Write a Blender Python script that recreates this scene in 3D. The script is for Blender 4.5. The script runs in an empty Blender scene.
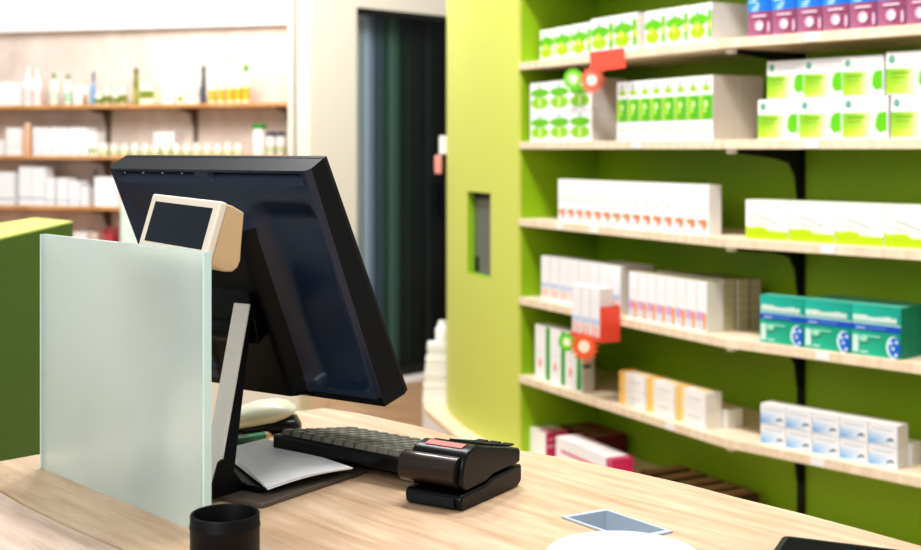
import bpy, bmesh, math, random
from mathutils import Vector, Matrix
from mathutils.geometry import tessellate_polygon
random.seed(7)
PI = math.pi
COL = bpy.context.scene.collection
EYE, F, CX, HY = 1.355, 1280.0, 460.5, 149.0
CT = 0.95                                     # counter top height

def srgb(c):
    return tuple(((x/255.0)/12.92 if x/255.0 <= .04045 else ((x/255.0+.055)/1.055)**2.4) for x in c)
def ground(px, py, z=CT):
    Y = (EYE-z)*F/(py-HY); return Vector(((px-CX)/F*Y, Y, z))
def at(px, py, Y):
    return Vector(((px-CX)/F*Y, Y, EYE-(py-HY)/F*Y))

# ------------------------------------------------------------- materials
def new_mat(name):
    m = bpy.data.materials.new(name); m.use_nodes = True
    return m, m.node_tree.nodes, m.node_tree.links, m.node_tree.nodes['Principled BSDF']
def plain(name, rgb, rough=.5, metal=0, coat=0, noise=0, scale=30, spec=None):
    m, N, L, B = new_mat(name)
    c = srgb(rgb)
    B.inputs['Base Color'].default_value = (*c, 1)
    B.inputs['Roughness'].default_value = rough
    B.inputs['Metallic'].default_value = metal
    if spec is not None: B.inputs['Specular IOR Level'].default_value = spec
    if coat: B.inputs['Coat Weight'].default_value = coat
    if noise:
        tc = N.new('ShaderNodeTexCoord'); t = N.new('ShaderNodeTexNoise'); t.inputs['Scale'].default_value = scale
        mx = N.new('ShaderNodeMix'); mx.data_type = 'RGBA'
        mx.inputs[6].default_value = (*[x*(1-noise) for x in c], 1); mx.inputs[7].default_value = (*[min(1, x*(1+noise)) for x in c], 1)
        L.new(tc.outputs['Object'], t.inputs['Vector']); L.new(t.outputs['Fac'], mx.inputs[0]); L.new(mx.outputs[2], B.inputs['Base Color'])
    return m
def wood(name, dark, light, rot=0, scale=1.0, rough=.45, stretch=12, planks=None, bump=.0):
    m, N, L, B = new_mat(name)
    tc = N.new('ShaderNodeTexCoord'); mp = N.new('ShaderNodeMapping')
    m0 = N.new('ShaderNodeMapping'); m0.inputs['Rotation'].default_value = (0, 0, rot); mp.inputs['Scale'].default_value = (1.2*scale, stretch*scale, 2*scale)
    L.new(tc.outputs['Object'], m0.inputs['Vector']); L.new(m0.outputs[0], mp.inputs['Vector'])
    n1 = N.new('ShaderNodeTexNoise'); n1.inputs['Scale'].default_value = 3.2; n1.inputs['Detail'].default_value = 6; n1.inputs['Distortion'].default_value = .35
    n2 = N.new('ShaderNodeTexNoise'); n2.inputs['Scale'].default_value = 22; n2.inputs['Detail'].default_value = 3
    L.new(mp.outputs[0], n1.inputs['Vector']); L.new(mp.outputs[0], n2.inputs['Vector'])
    a = N.new('ShaderNodeMath'); a.operation = 'MULTIPLY_ADD'; a.inputs[1].default_value = .3
    L.new(n2.outputs['Fac'], a.inputs[0]); L.new(n1.outputs['Fac'], a.inputs[2])
    r = N.new('ShaderNodeValToRGB'); r.color_ramp.elements[0].position = .42; r.color_ramp.elements[1].position = .86
    r.color_ramp.elements[0].color = (*srgb(dark), 1); r.color_ramp.elements[1].color = (*srgb(light), 1)
    L.new(a.outputs[0], r.inputs[0]); out = r.outputs[0]
    if planks:
        bt = N.new('ShaderNodeTexBrick'); bt.inputs['Scale'].default_value = planks
        bt.inputs['Color1'].default_value = (1, 1, 1, 1); bt.inputs['Color2'].default_value = (.86, .86, .86, 1); bt.inputs['Mortar'].default_value = (.6, .55, .5, 1)
        bt.inputs['Mortar Size'].default_value = .006; bt.inputs['Brick Width'].default_value = 1.4; bt.inputs['Row Height'].default_value = .16
        L.new(tc.outputs['Object'], bt.inputs['Vector'])
        mx = N.new('ShaderNodeMix'); mx.data_type = 'RGBA'; mx.blend_type = 'MULTIPLY'; mx.inputs[0].default_value = 1
        L.new(out, mx.inputs[6]); L.new(bt.outputs[0], mx.inputs[7]); out = mx.outputs[2]
    L.new(out, B.inputs['Base Color']); B.inputs['Roughness'].default_value = rough
    return m
def attr_mat(name, rough=.45):
    m, N, L, B = new_mat(name)
    a = N.new('ShaderNodeAttribute'); a.attribute_name = 'Col'
    L.new(a.outputs['Color'], B.inputs['Base Color']); B.inputs['Roughness'].default_value = rough
    return m
M = {}
M['print'] = attr_mat('printed_carton', .42)
M['oak'] = wood('oak_counter', (190, 154, 120), (222, 194, 164), rot=math.radians(48), scale=1.6, stretch=12, rough=.38)
M['oak_pink'] = wood('oak_extension', (188, 158, 136), (228, 204, 186), rot=math.radians(48), stretch=14, rough=.45)
M['shelfwood'] = wood('pale_shelf_wood', (226, 202, 168), (243, 227, 202), rot=0, scale=1.5, rough=.5)
M['floor'] = wood('floor_boards', (150, 116, 84), (196, 160, 122), rot=.2, scale=.6, planks=1.0, rough=.4)
M['lightwood'] = wood('orange_shelf_wood', (178, 120, 66), (222, 170, 112), scale=1, rough=.5)
M['wallplank'] = wood('pale_wall_boards', (214, 196, 182), (238, 224, 212), rot=0, scale=.5, planks=None, rough=.6)
M['lime'] = plain('lime_panel', (206, 212, 102), .5, noise=.03, scale=2)
M['lime_in'] = plain('green_shelf_back', (148, 188, 26), .5, noise=.05, scale=3)
M['lime_dark'] = plain('green_partition', (62, 98, 0), .55, noise=.04, scale=3)
M['lime_lit'] = plain('green_partition_lit', (205, 215, 110), .5)  # paler than the sides: light falling on the top put into its colour
M['cream'] = plain('cream_wall', (226, 218, 200), .6, noise=.02, scale=2)
M['greige'] = plain('column_paint', (136, 129, 114), .6)
M['white'] = plain('white_paint', (242, 240, 236), .5, noise=.01)
M['whitewall'] = plain('white_bulkhead', (245, 243, 242), .6)
M['blk'] = plain('black_plastic', (10, 10, 12), .3, spec=.3)
M['blk_matte'] = plain('black_matte', (10, 10, 11), .5, spec=.25)
M['navy'] = plain('navy_black_shell', (28, 41, 62), .32, noise=.06, scale=200)
M['shell_top'] = plain('grey_black_edge', (28, 28, 28), .45, spec=.3)
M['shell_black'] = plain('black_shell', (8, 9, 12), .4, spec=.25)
M['key'] = plain('keycap', (108, 104, 92), .4)
M['gloss'] = plain('gloss_black', (5, 5, 6), .5, spec=.05)
M['roll'] = plain('bronze_gloss_cover', (52, 42, 38), .36, metal=.5, coat=.2)
M['beige'] = plain('beige_bezel', (232, 222, 204), .5)
M['tan'] = plain('tan_housing', (206, 178, 138), .55, noise=.04, scale=60)
M['dscreen'] = plain('display_glass', (15, 27, 38), .3, spec=.3)
M['silver'] = plain('silver_leg', (238, 230, 222), .5, metal=.0, noise=.03, scale=40)
M['plate'] = plain('grey_base_plate', (108, 98, 88), .45, metal=.3, noise=.06, scale=20)
M['paper'] = plain('paper', (246, 244, 242), .7, noise=.03, scale=12)
M['alu'] = plain('brushed_aluminium', (186, 196, 206), .4, metal=.1)
M['green_pen'] = plain('green_pen', (10, 104, 58), .25, coat=.5)
M['brass'] = plain('pen_tip', (190, 160, 120), .3, metal=.7)
M['creamplastic'] = plain('cream_plastic', (206, 204, 178), .35)
M['pinklabel'] = plain('pink_sticker', (206, 112, 104), .5)
M['red'] = plain('red_card', (236, 88, 70), .45)
M['steelgrey'] = plain('niche_grey', (120, 122, 116), .35, metal=.3)
M['dark'] = plain('dark_interior', (12, 14, 14), .5)
M['bracket'] = plain('black_bracket', (12, 13, 12), .5)
M['greybr'] = plain('grey_bracket', (110, 96, 84), .5)
M['dish'] = plain('white_dish', (214, 215, 214), .25, coat=.4)
# frosted glass: part surface scatter, part rough refraction
m, N, L, B = new_mat('frosted_glass')
B.inputs['Base Color'].default_value = (*srgb((240, 250, 247)), 1); B.inputs['Roughness'].default_value = .26
B.inputs['Transmission Weight'].default_value = 1; B.inputs['IOR'].default_value = 1.25
df = N.new('ShaderNodeBsdfTranslucent'); df.inputs['Color'].default_value = (*srgb((236, 247, 244)), 1)
d2 = N.new('ShaderNodeBsdfDiffuse'); d2.inputs['Color'].default_value = (*srgb((232, 243, 239)), 1)
mx1 = N.new('ShaderNodeMixShader'); mx1.inputs[0].default_value = .55
mx2 = N.new('ShaderNodeMixShader'); mx2.inputs[0].default_value = .5
L.new(df.outputs[0], mx1.inputs[1]); L.new(d2.outputs[0], mx1.inputs[2])
L.new(B.outputs[0], mx2.inputs[1]); L.new(mx1.outputs[0], mx2.inputs[2])
L.new(mx2.outputs[0], N['Material Output'].inputs['Surface']); M['frost'] = m
M['glassedge'] = plain('polished_glass_edge', (206, 232, 226), .15, coat=.6)
# dark door glass: see-through and reflective
m, N, L, B = new_mat('dark_door_glass')
B.inputs['Base Color'].default_value = (.01, .012, .014, 1); B.inputs['Roughness'].default_value = .06
tr = N.new('ShaderNodeBsdfTransparent'); tr.inputs['Color'].default_value = (.92, .95, .95, 1)
mx = N.new('ShaderNodeMixShader'); mx.inputs[0].default_value = .12
L.new(tr.outputs[0], mx.inputs[1]); L.new(B.outputs[0], mx.inputs[2]); L.new(mx.outputs[0], N['Material Output'].inputs['Surface']); M['doorglass'] = m
m, N, L, B = new_mat('clear_plastic')
B.inputs['Base Color'].default_value = (*srgb((240, 90, 70)), 1); B.inputs['Roughness'].default_value = .2
tr = N.new('ShaderNodeBsdfTransparent'); tr.inputs['Color'].default_value = (1, .45, .35, 1)
mx = N.new('ShaderNodeMixShader'); mx.inputs[0].default_value = .8
L.new(tr.outputs[0], mx.inputs[1]); L.new(B.outputs[0], mx.inputs[2]); L.new(mx.outputs[0], N['Material Output'].inputs['Surface']); M['redacrylic'] = m

# ------------------------------------------------------------- helpers
def obj(name, bm, mats, parent=None, smooth=False, bevel=0, angle=35):
    me = bpy.data.meshes.new(name)
    bmesh.ops.recalc_face_normals(bm, faces=bm.faces[:])
    bm.to_mesh(me); bm.free()
    for mt in (mats if isinstance(mats, (list, tuple)) else [mats]): me.materials.append(mt)
    o = bpy.data.objects.new(name, me); COL.objects.link(o)
    if parent: o.parent = parent
    if bevel:
        b = o.modifiers.new('bevel', 'BEVEL'); b.width = bevel; b.segments = 3; b.limit_method = 'ANGLE'; b.angle_limit = math.radians(40)
        smooth = True
    if smooth:
        for p in me.polygons: p.use_smooth = True
        try: me.set_sharp_from_angle(angle=math.radians(angle))
        except Exception: pass
    return o
def tag(o, label, cat, group=None, kind=None):
    if label:
        w = label.split(); assert 4 <= len(w) <= 16, (len(w), label)
        o['label'] = label
    if cat: o['category'] = cat
    if group: o['group'] = group
    if kind: o['kind'] = kind
    return o
def empty(name, label, cat, loc, rz=0, group=None):
    o = bpy.data.objects.new(name, None); o.empty_display_size = .05; COL.objects.link(o)
    o.location = loc; o.rotation_euler = (0, 0, rz); return tag(o, label, cat, group)
def struct(name, bm, mt, parent=None, **k):
    o = obj(name, bm, mt, parent, **k)
    if parent is None: o['kind'] = 'structure'
    return o
def box(bm, x0, x1, y0, y1, z0, z1, mi=0, mat=None):
    vs = [bm.verts.new(v) for v in ((x0,y0,z0),(x1,y0,z0),(x1,y1,z0),(x0,y1,z0),(x0,y0,z1),(x1,y0,z1),(x1,y1,z1),(x0,y1,z1))]
    if mat:
        for v in vs: v.co = mat @ v.co
    fs = []
    for q in ((0,3,2,1),(4,5,6,7),(0,1,5,4),(1,2,6,5),(2,3,7,6),(3,0,4,7)):
        f = bm.faces.new([vs[i] for i in q]); f.material_index = mi; fs.append(f)
    return fs
def bx(*a, **k):
    bm = bmesh.new(); box(bm, *a, **k); return bm
def prism(bm, pts, z0, z1, mi=0, holes=()):
    """vertical prism over an XY outline, with optional hole outlines"""
    loops = [pts] + list(holes)
    allp = [p for l in loops for p in l]
    top = [bm.verts.new((p[0], p[1], z1)) for p in allp]; bot = [bm.verts.new((p[0], p[1], z0)) for p in allp]
    for t in tessellate_polygon([[Vector((p[0], p[1], 0)) for p in l] for l in loops]):
        for vs in (top, bot):
            try: bm.faces.new([vs[i] for i in t]).material_index = mi
            except ValueError: pass
    k = 0
    for l in loops:
        n = len(l)
        for i in range(n):
            a, b = k+i, k+(i+1) % n
            bm.faces.new((bot[a], bot[b], top[b], top[a])).material_index = mi
        k += n
    return bm
def extrude_profile(bm, prof, x0, x1, mi=0, mat=None):
    """prof: (y,z) outline, extruded along x"""
    a = [bm.verts.new((x0, y, z)) for y, z in prof]; b = [bm.verts.new((x1, y, z)) for y, z in prof]
    if mat:
        for v in a+b: v.co = mat @ v.co
    bm.faces.new(a).material_index = mi; bm.faces.new(b[::-1]).material_index = mi
    n = len(prof)
    for i in range(n): bm.faces.new((a[i], b[i], b[(i+1) % n], a[(i+1) % n])).material_index = mi
def lathe(bm, prof, seg=24, c=(0, 0, 0), mi=0, cap=True):
    rings = []
    for r, z in prof:
        rings.append([bm.verts.new((c[0]+r*math.cos(2*PI*i/seg), c[1]+r*math.sin(2*PI*i/seg), c[2]+z)) for i in range(seg)])
    for a, b in zip(rings, rings[1:]):
        for i in range(seg): bm.faces.new((a[i], a[(i+1) % seg], b[(i+1) % seg], b[i])).material_index = mi
    if cap:
        bm.faces.new(rings[0][::-1]).material_index = mi; bm.faces.new(rings[-1]).material_index = mi
def tube(bm, pts, rad, seg=12, mi=0):
    rings = []; n = len(pts)
    for i, p in enumerate(pts):
        p = Vector(p); d = (Vector(pts[min(i+1, n-1)]) - Vector(pts[max(i-1, 0)])).normalized()
        up = Vector((0, 0, 1)) if abs(d.z) < .9 else Vector((1, 0, 0))
        s = d.cross(up).normalized(); t = s.cross(d)
        r = rad[i] if isinstance(rad, (list, tuple)) else rad
        rings.append([bm.verts.new(p + s*r*math.cos(2*PI*k/seg) + t*r*math.sin(2*PI*k/seg)) for k in range(seg)])
    for a, b in zip(rings, rings[1:]):
        for i in range(seg): bm.faces.new((a[i], a[(i+1) % seg], b[(i+1) % seg], b[i])).material_index = mi
    bm.faces.new(rings[0][::-1]).material_index = mi; bm.faces.new(rings[-1]).material_index = mi

# printed cartons: one mesh, colours in an attribute --------------------------
def cbox(name, w, d, h, base, decals=(), side=None, top=None):
    """local frame: front-left-bottom at the origin, x along the front, y into the shelf"""
    me = bpy.data.meshes.new(name); bm = bmesh.new(); cl = bm.loops.layers.float_color.new('Col')
    def paint(f, cols):
        for l, c in zip(f.loops, cols): l[cl] = (*srgb(c), 1)
    e = .0006
    fs = box(bm, 0, w, 0, d, 0, h)
    for f in fs: paint(f, [base]*4)
    if top: paint(fs[1], [top]*4)
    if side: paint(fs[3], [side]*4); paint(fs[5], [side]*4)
    for k, dc in enumerate(decals):
        face = 'F'
        if dc[0] in 'FRT' : face, dc = dc[0], dc[1:]
        off = e*(1+.35*k)
        def P(x, z):
            x = min(max(x, 0.005), .995); z = min(max(z, .005), .995)
            if face == 'F': return (x*w, -off, z*h)
            if face == 'R': return (w+.0003, x*d, z*h)
            return (x*w, z*d, h+off)
        if dc[0] == 'r':
            _, x0, z0, x1, z1, c = dc; cs = c if isinstance(c[0], (tuple, list)) else (c, c, c, c)
            f = bm.faces.new([bm.verts.new(P(*q)) for q in ((x0,z0),(x1,z0),(x1,z1),(x0,z1))]); paint(f, cs)
        elif dc[0] == 'e':
            _, cx, cz, rx, rz, c = dc
            f = bm.faces.new([bm.verts.new(P(cx+rx*math.cos(a*PI/7), cz+rz*math.sin(a*PI/7))) for a in range(14)]); paint(f, [c]*14)
        elif dc[0] == 'p':
            _, pts, c = dc
            f = bm.faces.new([bm.verts.new(P(*q)) for q in pts]); paint(f, [c]*len(pts))
    bm.to_mesh(me); bm.free(); me.materials.append(M['print'])
    return me
ORD = ['first','second','third','fourth','fifth','sixth','seventh','eighth','ninth','tenth','eleventh','twelfth','thirteenth','fourteenth','fifteenth','sixteenth','seventeenth']

# ------------------------------------------------------------- curved green shelving
def V2(px, Y): return Vector(((px-CX)/F*Y, Y))
P0, P1, P2v = V2(518.5, 4.917), V2(722.5, 3.846), V2(921, 3.383)
d1 = (P1-P0).normalized(); d2 = (P2v-P1).normalized(); P2 = P1 + d2*1.25
def nrm(d): return Vector((-d.y, d.x)) if (-d.y) > 0 else Vector((d.y, -d.x))
n1, n2 = nrm(d1), nrm(d2)
DEP = .36
B0 = P0 + n1*DEP
mit = (n1+n2).normalized(); B1 = P1 + mit*(DEP/mit.dot(n1)); B2 = P2 + n2*DEP
SEG = {1: (P0, d1, n1), 2: (P1, d2, n2)}
LV = [1.686, 1.383, 1.088, .787, .487, .187]
TH = .028
unit = empty('curved_shelving', 'curved lime green wall shelving with pale wood shelves full of medicine cartons', 'shelving', (P0.x, P0.y, 0))
off = -Vector((P0.x, P0.y, 0))
def L2(p): return (p[0]-P0.x, p[1]-P0.y)
# shelves: each board a part
for i, z in enumerate([1.99] + LV[:5]):
    for k, pts in enumerate(((P0, P1, B1, B0), (P1, P2, B2, B1))):
        g = .0012
        a, b = pts[0], pts[1]; dd = (b-a).normalized()
        q = [L2(a+dd*g), L2(b-dd*g), L2(pts[2]-dd*g), L2(pts[3]+dd*g)]
        obj('shelf', prism(bmesh.new(), q, z-TH, z), M['shelfwood'], unit, bevel=.0015)
# back panels
for a, b, n in ((B0, B1, n1), (B1, B2, n2)):
    obj('back_panel', prism(bmesh.new(), [L2(a+n*.001), L2(b+n*.001), L2(b+n*.02), L2(a+n*.02)], .0, 2.4), M['lime_in'], unit)
# end block with the rounded lime face and a niche
Q1, Q2 = V2(487, 5.137), V2(446.5, 5.795)
curve = []
for i in range(13):
    t = i/12.0
    # quadratic through P0,Q1,Q2
    tm = .27
    if i == 0: curve.append(P0.copy()); continue
    l0 = (t-tm)*(t-1)/((0-tm)*(0-1)); l1 = t*(t-1)/(tm*(tm-1)); l2 = t*(t-tm)/(1*(1-tm))
    curve.append(P0*l0 + Q1*l1 + Q2*l2)
# niche between two curve parameters
def curve_px(px):
    for a, b in zip(curve, curve[1:]):
        fa, fb = a.x/a.y*F+CX, b.x/b.y*F+CX
        if (fa-px)*(fb-px) <= 0:
            t = (px-fa)/(fb-fa); return a.lerp(b, t)
NR, NL = curve_px(490.5), curve_px(467.5)
front = [p for p in curve if p.x > NR.x+.004] + [NR] + [p for p in curve if NL.x+.004 < p.x < NR.x-.004] + [NL] + [p for p in curve if p.x < NL.x-.004]
iR, iL = front.index(NR), front.index(NL)
zN0, zN1 = .838, 1.178
bm = bmesh.new()
zs = [LV[5], zN0, zN1, 2.4]
grid = [[bm.verts.new((*L2(p), z)) for z in zs] for p in front]
for i in range(len(front)-1):
    for j in range(3):
        if j == 1 and iR <= i < iL: continue
        bm.faces.new((grid[i][j], grid[i+1][j], grid[i+1][j+1], grid[i][j+1]))
# back outline of block
Bq = front[-1] + Vector((.95, .45))*.33
bk = [(*L2(B0+n1*.001),), (*L2(Bq),)]
backv = [[bm.verts.new((*p, z)) for z in (zs[0], zs[-1])] for p in bk]
bm.faces.new((grid[0][0], backv[0][0], backv[0][1], grid[0][3], grid[0][2], grid[0][1]))
bm.faces.new((backv[0][0], backv[1][0], backv[1][1], backv[0][1]))
bm.faces.new((backv[1][0], grid[-1][0], grid[-1][1], grid[-1][2], grid[-1][3], backv[1][1]))
bm.faces.new([g[3] for g in grid] + [backv[1][1], backv[0][1]])
endp = obj('end_panel', bm, M['lime'], unit)
# inner lining of the shelf end, in the deeper green
obj('side_panel', prism(bmesh.new(), [L2(P0+d1*.0005+n1*.012), L2(P0+d1*.003+n1*.012), L2(B0+d1*.003), L2(B0+d1*.0005)], LV[5], 2.4), M['lime_in'], unit)
# niche liner
bm = bmesh.new()
into = Vector((.93, .36)).normalized()
a, b = NR, NL; dn = .03
ar, br = a+into*dn, b+into*dn
def q4(pts, mi):
    f = bm.faces.new([bm.verts.new((*L2(p), z)) for p, z in pts]); f.material_index = mi
q4(((b, zN0), (br, zN0), (br, zN1), (b, zN1)), 0)
q4(((a, zN0), (ar, zN0), (ar, zN1), (a, zN1)), 0)
q4(((ar, zN0), (br, zN0), (br, zN1), (ar, zN1)), 1)
q4(((a, zN1), (b, zN1), (br, zN1), (ar, zN1)), 2)
q4(((a, zN0), (b, zN0), (br, zN0), (ar, zN0)), 0)
e_ = (br-ar)
q4(((ar+e_*.03-into*.001, zN1-.03), (br-e_*.03-into*.001, zN1-.03), (br-e_*.03-into*.001, zN1-.001), (ar+e_*.03-into*.001, zN1-.001)), 2)
q4(((br-e_*.22-into*.001, zN0+.01), (br-e_*.04-into*.001, zN0+.01), (br-e_*.04-into*.001, zN0+.07), (br-e_*.22-into*.001, zN0+.07)), 2)
obj('niche', bm, [M['lime_in'], M['steelgrey'], M['dark']], endp)
# plinth in front of / below everything
outer = []
for p, n in ((P2, n2), (P1, mit), (P0, (n1+Vector((.93, .36))).normalized()), (Q1, Vector((.94, .33)).normalized()), (Q2, Vector((.97, .24)))):
    outer.append(p - n*.10)
outer.append(outer[-1] + Vector((-.02, .3)))
inner = [Q2+Vector((.32, .45)), B0, B1, B2]
plin = [L2(p) for p in outer + inner]
obj('plinth', prism(bmesh.new(), plin, .0, LV[5]-.03), M['white'], unit)
obj('plinth_top', prism(bmesh.new(), plin, LV[5]-.03, LV[5]-.0005), M['shelfwood'], unit, bevel=.002)
# bracket posts and arms at the bend
post = B1 - mit*.012
yaw_m = math.atan2(mit.y, mit.x)
def upright(c, dirv):
    s = Vector((-dirv.y, dirv.x))*.012
    o = obj('upright', prism(bmesh.new(), [L2(c-s), L2(c+s), L2(c+s+dirv*.011), L2(c-s+dirv*.011)], LV[5], 2.4), M['bracket'], unit)
    for z in [1.99] + LV[:5]:
        bm = bmesh.new(); zt = z-TH-.0005
        prof = [(0, zt-.165), (-.012, zt-.15), (-.022, zt-.085), (-.05, zt-.045), (-.12, zt-.028), (-.30, zt-.012), (-.31, zt), (0, zt)]
        s2 = Vector((-dirv.y, dirv.x)).normalized()*.005
        va = [bm.verts.new((*L2(c+dirv*y-s2), zz)) for y, zz in prof]; vb = [bm.verts.new((*L2(c+dirv*y+s2), zz)) for y, zz in prof]
        bm.faces.new(va); bm.faces.new(vb[::-1])
        for i in range(len(prof)): j = (i+1) % len(prof); bm.faces.new((va[i], va[j], vb[j], vb[i]))
        obj('bracket', bm, M['bracket'], o)
        bm = bmesh.new(); cc = c-dirv*.312
        prism(bm, [L2(cc-s2*2.4-dirv*.012), L2(cc+s2*2.4-dirv*.012), L2(cc+s2*2.4+dirv*.012), L2(cc-s2*2.4+dirv*.012)], zt-.014, zt)
        obj('clip', bm, M['white'], o, bevel=.002)
upright(post, mit)
upright(B2-n2*.012-d2*.1, n2)
# price labels on the shelf fronts
def seg_s(seg, px, t):
    O, d, n = SEG[seg]; k = (px-CX)/F
    p = O + n*t
    return (k*p.y-p.x)/(d.x-k*d.y)
def seg_p(seg, s, t):
    O, d, n = SEG[seg]; return O+d*s+n*t
for lv, seg, px in ((0,2,811),(1,1,637),(1,2,812),(2,1,594),(2,2,828),(3,2,823),(4,1,670),(4,2,818),(2,1,560)):
    O, d, n = SEG[seg]; s = seg_s(seg, px, 0); c = O+d*s; z = LV[lv]-TH/2
    w = .022
    o = obj('price_label', prism(bmesh.new(), [L2(c-d*w-n*.0022), L2(c+d*w-n*.0022), L2(c+d*w-n*.0004), L2(c-d*w-n*.0004)], z-.0115, z+.0115), M['white'], unit)

def place(name, me, seg, s, t, z, label, cat, group, rz=0):
    O, d, n = SEG[seg]; p = seg_p(seg, s, t)
    o = bpy.data.objects.new(name, me); COL.objects.link(o)
    o.location = (p.x, p.y, z+.0003); o.rotation_euler = (0, 0, math.atan2(d.y, d.x)+rz)
    return tag(o, label, cat, group)
def row(seg, lv, pxa, pxb, n, h, dep, ta, tb, kind, desc, where, sab=None, layers=1, deep=1, deepcols=1, z=None, gap=.0012, order='from the left', shift=None, basis='row'):
    """n cartons whose fronts run from photo column pxa to pxb, setback ta..tb"""
    sa, sb = seg_s(seg, pxa, ta), seg_s(seg, pxb, tb)
    if sab: sa, sb = sab
    w = (sb-sa)/n; me = KINDS[kind](w-gap, dep-.002, h-.001)
    z0 = (LV[lv] if z is None else z)
    rng = layers if isinstance(layers, (list, tuple)) else range(layers)
    for ly in rng:
        for j in range(deep):
            cols = range(n) if j == 0 else range(n-deepcols, n)
            for i in cols:
                t = ta+(tb-ta)*(i/max(1, n-1)); s = sa+w*i
                lay = '' if len(list(rng)) == 1 else (['bottom ', 'upper '][ly])
                if j == 0:
                    lab = '%s %s %s, %s%s' % (desc, ORD[i], order, lay+('layer, ' if lay else ''), where)
                else:
                    lab = '%s %s behind %s one, %s%s' % (desc, ['', 'one row', 'two rows', 'three rows', 'four rows', 'five rows'][j], ORD[i], lay, where)
                place('medicine_carton', me, seg, s, t+j*dep+random.uniform(0, .0012), z0+ly*h, lab, 'box', '%s, %s' % (desc+'s', where))
W_ = (243, 243, 241)
def kA(w, d, h): return cbox('carton_apple', w, d, h, W_, [('r', .3, .74, .4, .9, (120,150,170)), ('e', .40, .6, .42, .16, (104,190,16)), ('e', .38, .3, .34, .18, (170,214,16)), ('e', .34, .45, .12, .1, (214,234,90)), ('r', .82, .12, .99, .82, (110,190,14)), ('e',.91,.45,.05,.12,(230,220,60))], side=(222,214,206))
def kA2(w, d, h): return cbox('carton_pair', w, d, h, W_, [('r', .44, .8, .52, .92, (110,150,160)), ('e', .48, .64, .44, .14, (110,192,24)), ('e', .48, .3, .42, .2, (150,208,30)), ('r', .46, .14, .52, .48, (236,244,200))], side=(206,196,186))
def kB(w, d, h): return cbox('carton_tall', w, d, h, W_, [('r', .4, .86, .52, .95, (110,140,120)), ('e', .5, .81, .32, .05, (168,208,60)), ('r', .03, .32, .98, .70, (92,186,8)), ('r', .03, .32, .3, .70, (160,210,30)), ('e', .5, .56, .14, .06, (222,242,170)), ('e', .42, .46, .09, .04, (200,232,120)), ('r', .2, .16, .8, .24, (222,232,214))], side=(204,192,178))
def kC(w, d, h):
    w0 = (240,244,232)
    return cbox('carton_wide', w, d, h, W_, [('r', .0, .03, .45, .62, ((176,214,40),(206,230,110),(170,212,70),(108,186,14))), ('r', .45, .03, .74, .62, ((214,234,120),w0,w0,(190,222,90))),
        ('e', .13, .83, .07, .09, (40,140,110)), ('e', .13, .83, .035, .045, (150,200,180)), ('p', ((.72,.28),(.74,.5),(.8,.62),(.97,.64),(.97,.12),(.92,.2),(.86,.14),(.8,.16)), (104,196,14)),
        ('r', .3, .78, .8, .8, (206,210,214)), ('r', .12, .5, .52, .525, (90,150,20)), ('r', .12, .4, .42, .42, (110,170,30)), ('r', .12, .3, .36, .315, (150,196,70)), ('T', 'r', 0,0,1,1,(236,238,232))], side=(226,222,214))
def kD(w, d, h):
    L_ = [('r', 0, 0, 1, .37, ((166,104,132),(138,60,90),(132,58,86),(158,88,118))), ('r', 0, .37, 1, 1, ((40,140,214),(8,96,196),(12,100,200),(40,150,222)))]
    rnd = random.Random(3)
    for i in range(15):
        cx = .38+rnd.uniform(-.16, .16); cz = .4+i*.04; L_.append(('e', cx, cz, rnd.uniform(.08, .22), .012, (190,224,244)))
    L_ += [('e', .5, .16, .18, .08, (226,180,200)), ('e', .52, .15, .1, .05, (248,232,240)), ('r', .22, .29, .8, .315, (232,210,222)), ('e', .9, .13, .05, .09, (220,186,204))]
    return cbox('carton_bluepink', w, d, h, (110,160,205), L_, side=(40,90,160))
def kE(w, d, h): return cbox('carton_orange', w, d, h, (246,245,243), [('r', .1, .6, .9, .612, (232,230,228)), ('r', .2, .5, .72, .525, (224,196,186)), ('r', .1, .2, .46, .3, (240,150,100)), ('r', .46, .14, .8, .3, (238,128,80)), ('r', .5, .06, .68, .14, (242,180,150)), ('r', .12, .06, .4, .2, (220,224,236)), ('r', 0, .8, 1, .81, (234,234,232)), ('r', .97, 0, 1, 1, (228,226,224))], side=(232,228,222))
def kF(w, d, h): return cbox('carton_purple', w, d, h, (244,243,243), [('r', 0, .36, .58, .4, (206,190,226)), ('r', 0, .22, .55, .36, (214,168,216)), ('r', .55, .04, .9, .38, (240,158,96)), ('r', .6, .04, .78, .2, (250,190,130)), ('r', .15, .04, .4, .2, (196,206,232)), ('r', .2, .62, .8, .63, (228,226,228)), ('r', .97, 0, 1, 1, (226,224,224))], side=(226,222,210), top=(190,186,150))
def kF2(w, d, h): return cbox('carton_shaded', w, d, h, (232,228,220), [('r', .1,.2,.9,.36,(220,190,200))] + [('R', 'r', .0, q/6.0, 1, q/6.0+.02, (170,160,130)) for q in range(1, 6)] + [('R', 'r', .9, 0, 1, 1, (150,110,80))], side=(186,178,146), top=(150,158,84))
def kF3(w, d, h): return cbox('carton_bluemark', w, d, h, (242,241,241), [('r', .05, .3, .9, .4, (196,210,234)), ('r', .15, .08, .45, .28, (240,190,170)), ('r', .6, .08, .8, .26, (238,178,160)), ('r', .2, .7, .8, .71, (230,228,228)), ('r', .96, 0, 1, 1, (222,220,220))], side=(214,208,200))
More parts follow.
